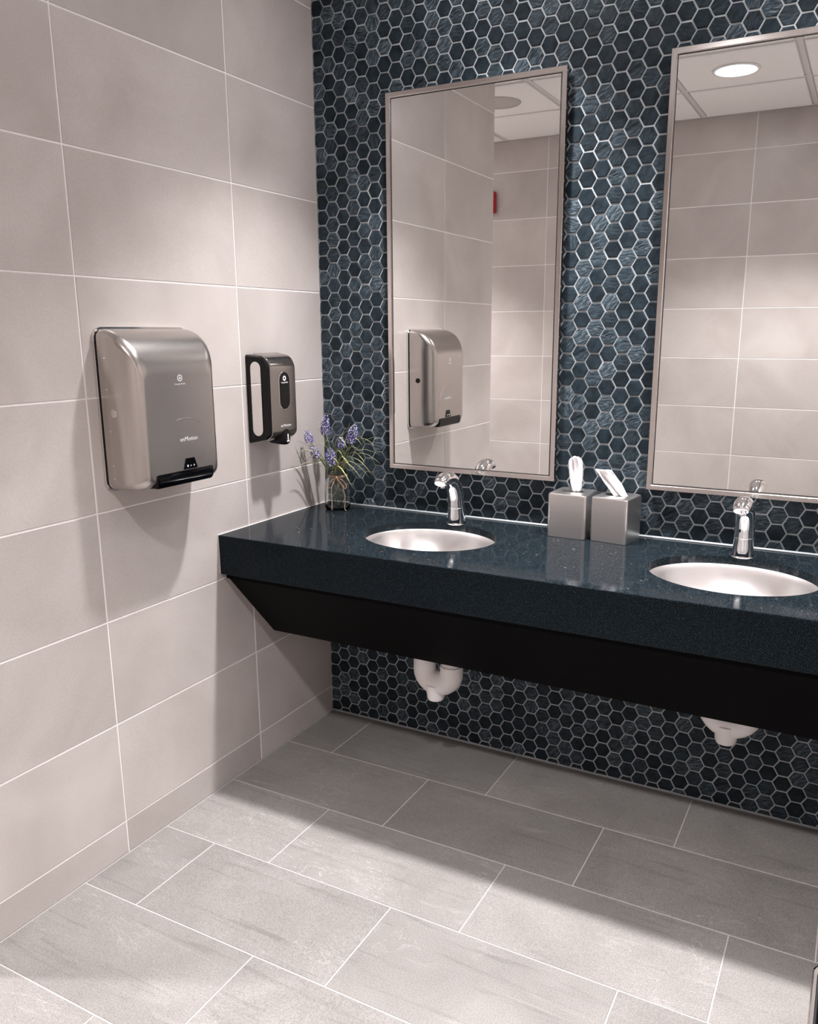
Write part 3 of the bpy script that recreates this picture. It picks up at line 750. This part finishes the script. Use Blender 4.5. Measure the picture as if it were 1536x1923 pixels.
# ------------------------------------------------------------------ jar with flowers
JX, JY, JZ = 0.112, -0.088, ZT+0.0003
t = thing('glass_jar', 'clear glass jar tied with a twine bow, standing in the counter corner', 'jar', (JX, JY, JZ))
outer = [(0.030, 0.0), (0.041, 0.001), (0.0455, 0.006), (0.0470, 0.020), (0.0465, 0.070), (0.0440, 0.096), (0.0375, 0.113), (0.0335, 0.120), (0.0345, 0.126), (0.0345, 0.146), (0.0330, 0.148)]
inner = [(0.0315, 0.147), (0.0318, 0.124), (0.0308, 0.119), (0.0350, 0.111), (0.0415, 0.094), (0.0438, 0.070), (0.0443, 0.022), (0.0425, 0.010), (0.036, 0.006), (0.0005, 0.0055)]
G().lathe(outer+inner, (JX, JY, JZ), 40).build('glass_body', M['glass'], t, True)
tw = G()
for dz in (0.121, 0.1245):
    tw.tube([(JX+0.0360*math.cos(2*PI*j/30), JY+0.0360*math.sin(2*PI*j/30), JZ+dz) for j in range(31)], 0.0017, 7, (0, 0, 1))
tw.build('twine_wrap', M['twine'], t, True)
# bow sits on the side facing the room
kd = Vector((0.50, -0.866, 0)); kt = Vector((0.866, 0.50, 0)); kc = Vector((JX, JY, JZ+0.121))+kd*0.038
def bow_pt(a, b, out): return kc+kt*a+Vector((0, 0, b))+kd*out
G().lathe([(0.0005, -0.005), (0.004, -0.003), (0.005, 0.0), (0.004, 0.003), (0.0005, 0.005)], tuple(kc+kd*0.003), 12).build('twine_knot', M['twine'], t, True)
for loop in ([(0, 0, .003), (-.012, -.006, .008), (-.024, -.022, .006), (-.028, -.036, .004), (-.018, -.034, .010), (-.008, -.014, .010), (0, 0, .004)],
             [(0, 0, .003), (.014, -.004, .008), (.028, -.016, .004), (.035, -.032, .000), (.030, -.040, .006), (.018, -.020, .010), (0, 0, .004)]):
    G().tube(smooth_path([bow_pt(*p) for p in loop], 6), 0.0017, 7).build('twine_loop', M['twine'], t, True)
for tail in ([(0, 0, .003), (-.010, -.016, .010), (-.018, -.045, .011), (-.017, -.085, .012), (-.018, -.117, .012)],
             [(0, 0, .003), (.010, -.014, .010), (.024, -.040, .010), (.030, -.080, .009), (.028, -.110, .010), (.033, -.1195, .013)]):
    G().tube(smooth_path([bow_pt(*p) for p in tail], 6), 0.0016, 7).build('twine_tail', M['twine'], t, True)
def blade(pts, w, parent, name='leaf'):
    w *= 1.25
    P = bez(*pts, 9); g = G(); n = len(P); vs = []; fs = []
    for i, p in enumerate(P):
        tg = (P[min(i+1, n-1)]-P[max(i-1, 0)]).normalized()
        sd = tg.cross(Vector((0, 0, 1)))
        if sd.length < 0.05: sd = Vector((0.8, 0.6, 0))
        sd.normalize(); nn = sd.cross(tg); k = w*min(1.0, 0.5+1.6*i/n)*(1-(i/(n-1))**3*0.9)
        vs += [tuple(p-sd*k), tuple(p-nn*k*0.35), tuple(p+sd*k), tuple(p+nn*k*0.18)]
    for i in range(n-1):
        for j in range(4):
            a, b = i*4+j, i*4+(j+1) % 4; fs.append((a, b, b+4, a+4))
    fs += [(3, 2, 1, 0), (4*n-4, 4*n-3, 4*n-2, 4*n-1)]
    g.v, g.f = vs, fs
    g.build(name, M['leaf'], parent, True)
ICO = None
def floret(g, c, r, ax):
    # small bell: flattened 6-sided bud with a flared tip
    ax = ax.normalized(); a = ax.orthogonal().normalized(); b = ax.cross(a); R = []
    for k, h in ((0.35, 0.0), (1.0, 0.7), (0.85, 1.4), (1.05, 2.0)):
        R.append([tuple(c+ax*(h*r)+(a*math.cos(2*PI*j/5)+b*math.sin(2*PI*j/5))*r*k) for j in range(5)])
    g.rings(R)
def sprig(head, hl, hr, label, leaves, seed, lean=(0, 0), bare=False):
    rnd = random.Random(seed); hr *= 1.4; hl *= 1.08
    head = Vector(head); foot = Vector((JX+rnd.uniform(-0.018, 0.018), JY+rnd.uniform(-0.018, 0.018), JZ+0.0085))
    neck = Vector((JX+max(-0.018, min(0.018, (head.x-JX)*0.25)), JY+max(-0.018, min(0.018, (head.y-JY)*0.25)), JZ+0.135))
    s = thing('flower_sprig', label, 'flower', tuple(foot), 0, 'violet flowers in the jar')
    d = (Vector((lean[0], lean[1], 1))).normalized()
    G().tube(smooth_path([foot, neck, (neck+head)*0.5+Vector((0, 0, 0.008)), head-d*hl*0.5, head+d*hl*0.4], 5), 0.0014, 6).build('stem', M['stem'], s, True)
    g = G(); rows = max(5, int(hl/0.0052))
    for i in range(rows):
        f = i/(rows-1); rr = hr*(0.55+0.75*math.sin(PI*(0.18+0.72*f)))*0.78*(1 if f < 0.75 else 1-(f-0.75)*1.9)
        nn = max(3, int(9*rr/hr))
        for j in range(nn):
            a = 2*PI*(j+0.5*(i % 2))/nn+rnd.uniform(-0.2, 0.2)
            out = Vector((math.cos(a), math.sin(a), rnd.uniform(-0.1, 0.35)))
            out = out-d*out.dot(d)*0.6
            floret(g, head+d*hl*(f-0.5)+out*rr*0.62, 0.0031*(1-0.35*f)*rnd.uniform(0.85, 1.15), out)
    g.build('flower_spike', M['petal'], s, False)
    for ctrl, tip, wd in leaves:
        blade([neck-Vector((0, 0, 0.02)), ctrl, tip], wd, s)
    return s
Z = JZ
sprig((0.068, -0.088, 1.163), 0.062, 0.012, 'tallest violet flower spike in the jar', [
    ((0.085, -0.100, 1.20), (0.030, -0.110, 1.175), 0.0024), ((0.11, -0.10, 1.21), (0.185, -0.120, 1.080), 0.0030), ((0.10, -0.06, 1.20), (0.190, -0.045, 1.130), 0.0024), ((0.08, -0.09, 1.13), (0.040, -0.100, 1.150), 0.0034), ((0.12, -0.08, 1.22), (0.215, -0.075, 1.120), 0.0026)], 1, (0.12, 0))
sprig((0.036, -0.150, 1.127), 0.036, 0.013, 'short violet flower leaning out towards the soap dispenser', [
    ((0.055, -0.14, 1.13), (0.014, -0.215, 1.062), 0.0032), ((0.06, -0.13, 1.12), (0.020, -0.165, 1.018), 0.0026), ((0.05, -0.13, 1.10), (0.010, -0.185, 1.115), 0.0036), ((0.07, -0.15, 1.11), (0.022, -0.190, 1.030), 0.0022), ((0.05, -0.12, 1.12), (0.012, -0.140, 1.065), 0.0030)], 2, (-0.2, -0.1))
sprig((0.182, -0.085, 1.138), 0.056, 0.0145, 'plump violet flower spike on the mirror side of the jar', [
    ((0.17, -0.07, 1.19), (0.262, -0.060, 1.090), 0.0026), ((0.16, -0.09, 1.13), (0.288, -0.070, 1.065), 0.0026), ((0.17, -0.10, 1.12), (0.275, -0.110, 1.000), 0.0028), ((0.14, -0.06, 1.16), (0.176, -0.090, 1.178), 0.0030), ((0.19, -0.10, 1.13), (0.300, -0.095, 1.040), 0.0024), ((0.20, -0.06, 1.15), (0.270, -0.040, 1.120), 0.0022), ((0.17, -0.12, 1.15), (0.245, -0.125, 1.075), 0.0030)], 3, (0.25, 0))
sprig((0.052, -0.140, 1.072), 0.040, 0.012, 'dark violet flower drooping over the left of the jar rim', [
    ((0.07, -0.15, 1.10), (0.030, -0.175, 1.075), 0.0042), ((0.05, -0.16, 1.09), (0.028, -0.235, 1.005), 0.0020)], 4, (-0.45, -0.1))
sprig((0.124, -0.142, 1.060), 0.054, 0.0135, 'violet flower hanging low in front of the jar neck', [
    ((0.16, -0.15, 1.11), (0.250, -0.135, 0.985), 0.0036), ((0.15, -0.16, 1.09), (0.236, -0.175, 0.960), 0.0034), ((0.12, -0.15, 1.10), (0.175, -0.165, 1.035), 0.0028), ((0.18, -0.14, 1.11), (0.272, -0.120, 0.990), 0.0028), ((0.15, -0.13, 1.12), (0.215, -0.150, 1.020), 0.0030)], 5, (0.05, -0.15))
sprig((0.138, -0.095, 1.105), 0.030, 0.010, 'small pale violet flower half hidden among the grass blades', [
    ((0.14, -0.08, 1.20), (0.225, -0.090, 1.098), 0.0030), ((0.18, -0.11, 1.14), (0.262, -0.130, 1.040), 0.0028), ((0.12, -0.13, 1.15), (0.205, -0.165, 1.045), 0.0032), ((0.09, -0.12, 1.15), (0.052, -0.135, 1.085), 0.0036)], 6)

# ------------------------------------------------------------------ waste-pipe covers under the counter
def trap(cx, cy, zb, label):
    t = thing('drain_trap_cover', label, 'pipe cover', (cx, cy, zb), 0, 'white drain covers')
    rl = 0.040
    P = [(cx-0.050, cy, 0.70), (cx-0.050, cy, zb+0.145)]
    for k in range(13):
        a = PI+PI*k/12; P.append((cx+0.050*math.cos(a), cy, zb+0.092+0.046*math.sin(a)))
    P += [(cx+0.050, cy, zb+0.11), (cx+0.050, cy, zb+0.118)]
    rad = [0.036, 0.037]+[0.0385+0.003*math.sin(PI*k/12) for k in range(13)]+[0.0385, 0.0385]
    G().tube(P, rad, 24, (0, 1, 0)).build('bend', M['white'], t, 1.0)
    G().tube([(cx+0.050, cy, zb+0.112), (cx+0.050, cy+0.004, zb+0.15), (cx+0.052, cy+0.02, zb+0.175), (cx+0.055, cy+0.09, zb+0.20), (cx+0.055, 0.0-0.003, zb+0.205)], [0.034, 0.034, 0.034, 0.033, 0.033], 24, (1, 0, 0)).build('outlet_sleeve', M['white'], t, 1.0)
    G().lathe([(0.040, 0.060), (0.036, 0.044), (0.031, 0.026), (0.0295, 0.010), (0.026, 0.002), (0.018, 0.0)], (cx-0.006, cy-0.006, zb-0.012), 28, cap0=False).build('cleanout_cap', M['white'], t, 0.9)
trap(0.607, -0.250, 0.295, 'white U-shaped drain pipe cover hanging below the left basin')
trap(1.532, -0.250, 0.362, 'white drain pipe cover peeking below the black panel under the right-hand basin')

# ------------------------------------------------------------------ waste bin at the picture's right edge
bx0, bx1, by0, by1, bh = 1.795, 2.10, -1.86, -1.56, 0.733
t = thing('waste_bin', 'brushed-steel waste bin whose edge shows at the lower right corner', 'waste bin', ((bx0+bx1)/2, (by0+by1)/2, 0.0002))
bcx, bcy = (bx0+bx1)/2, (by0+by1)/2
def rr_(ins, z, r=0.02): return [(bcx+p[0], bcy+p[1], z) for p in rrect(bx1-bx0-2*ins, by1-by0-2*ins, r)]
G().rings([rr_(0.002, 0.0005), rr_(0, 0.004), rr_(0, bh-0.002), rr_(0.002, bh), rr_(0.004, bh-0.002), rr_(0.004, 0.01)], True, True).build('body', M['binsteel'], t, 0.6)
G().rings([rr_(0.0004, bh-0.010), rr_(-0.0014, bh-0.007), rr_(-0.0014, bh+0.0005), rr_(0.0005, bh+0.002), rr_(0.004, bh+0.001)], False, False).build('rim', M['polished'], t, 0.7)
G().rings([rr_(0.006, 0.02), rr_(0.006, bh-0.004), rr_(0.0045, bh+0.0012), rr_(0.0075, bh-0.002), rr_(0.009, 0.03)], False, True).build('liner', M['backing'], t, True, 'black bin liner')

# ------------------------------------------------------------------ water drops on the counter
random.seed(21)
g = G(); cnt = 0
while cnt < 130:
    x, y = random.uniform(0.15, 2.0), random.uniform(-0.575, -0.03)
    if any(((x-a)/(SA+0.012))**2+((y-b)/(SB+0.012))**2 < 1 for a, b in SINKS): continue
    if 0.92 < x < 1.21 and y > -0.15: continue
    if any(abs(x-a) < 0.045 and y > -0.16 for a, b in SINKS): continue
    r = random.uniform(0.0014, 0.0044)
    near = min(((x-a)/SA)**2+((y-b)/SB)**2 for a, b in SINKS)
    if random.random() > 1.9/near: continue
    g.lathe([(r, 0.0), (r*0.85, r*0.22), (r*0.5, r*0.38), (r*0.05, r*0.43)], (x, y, ZT+0.0001), 10, random.uniform(0.8, 2.0), 1.0); cnt += 1
o = g.build('water_drops', M['water'], None, True, None, (1.06, -0.3, ZT)); o['kind'] = 'stuff'
tag(o, 'scattered clear water drops on the dark countertop around the basins', 'water drops')
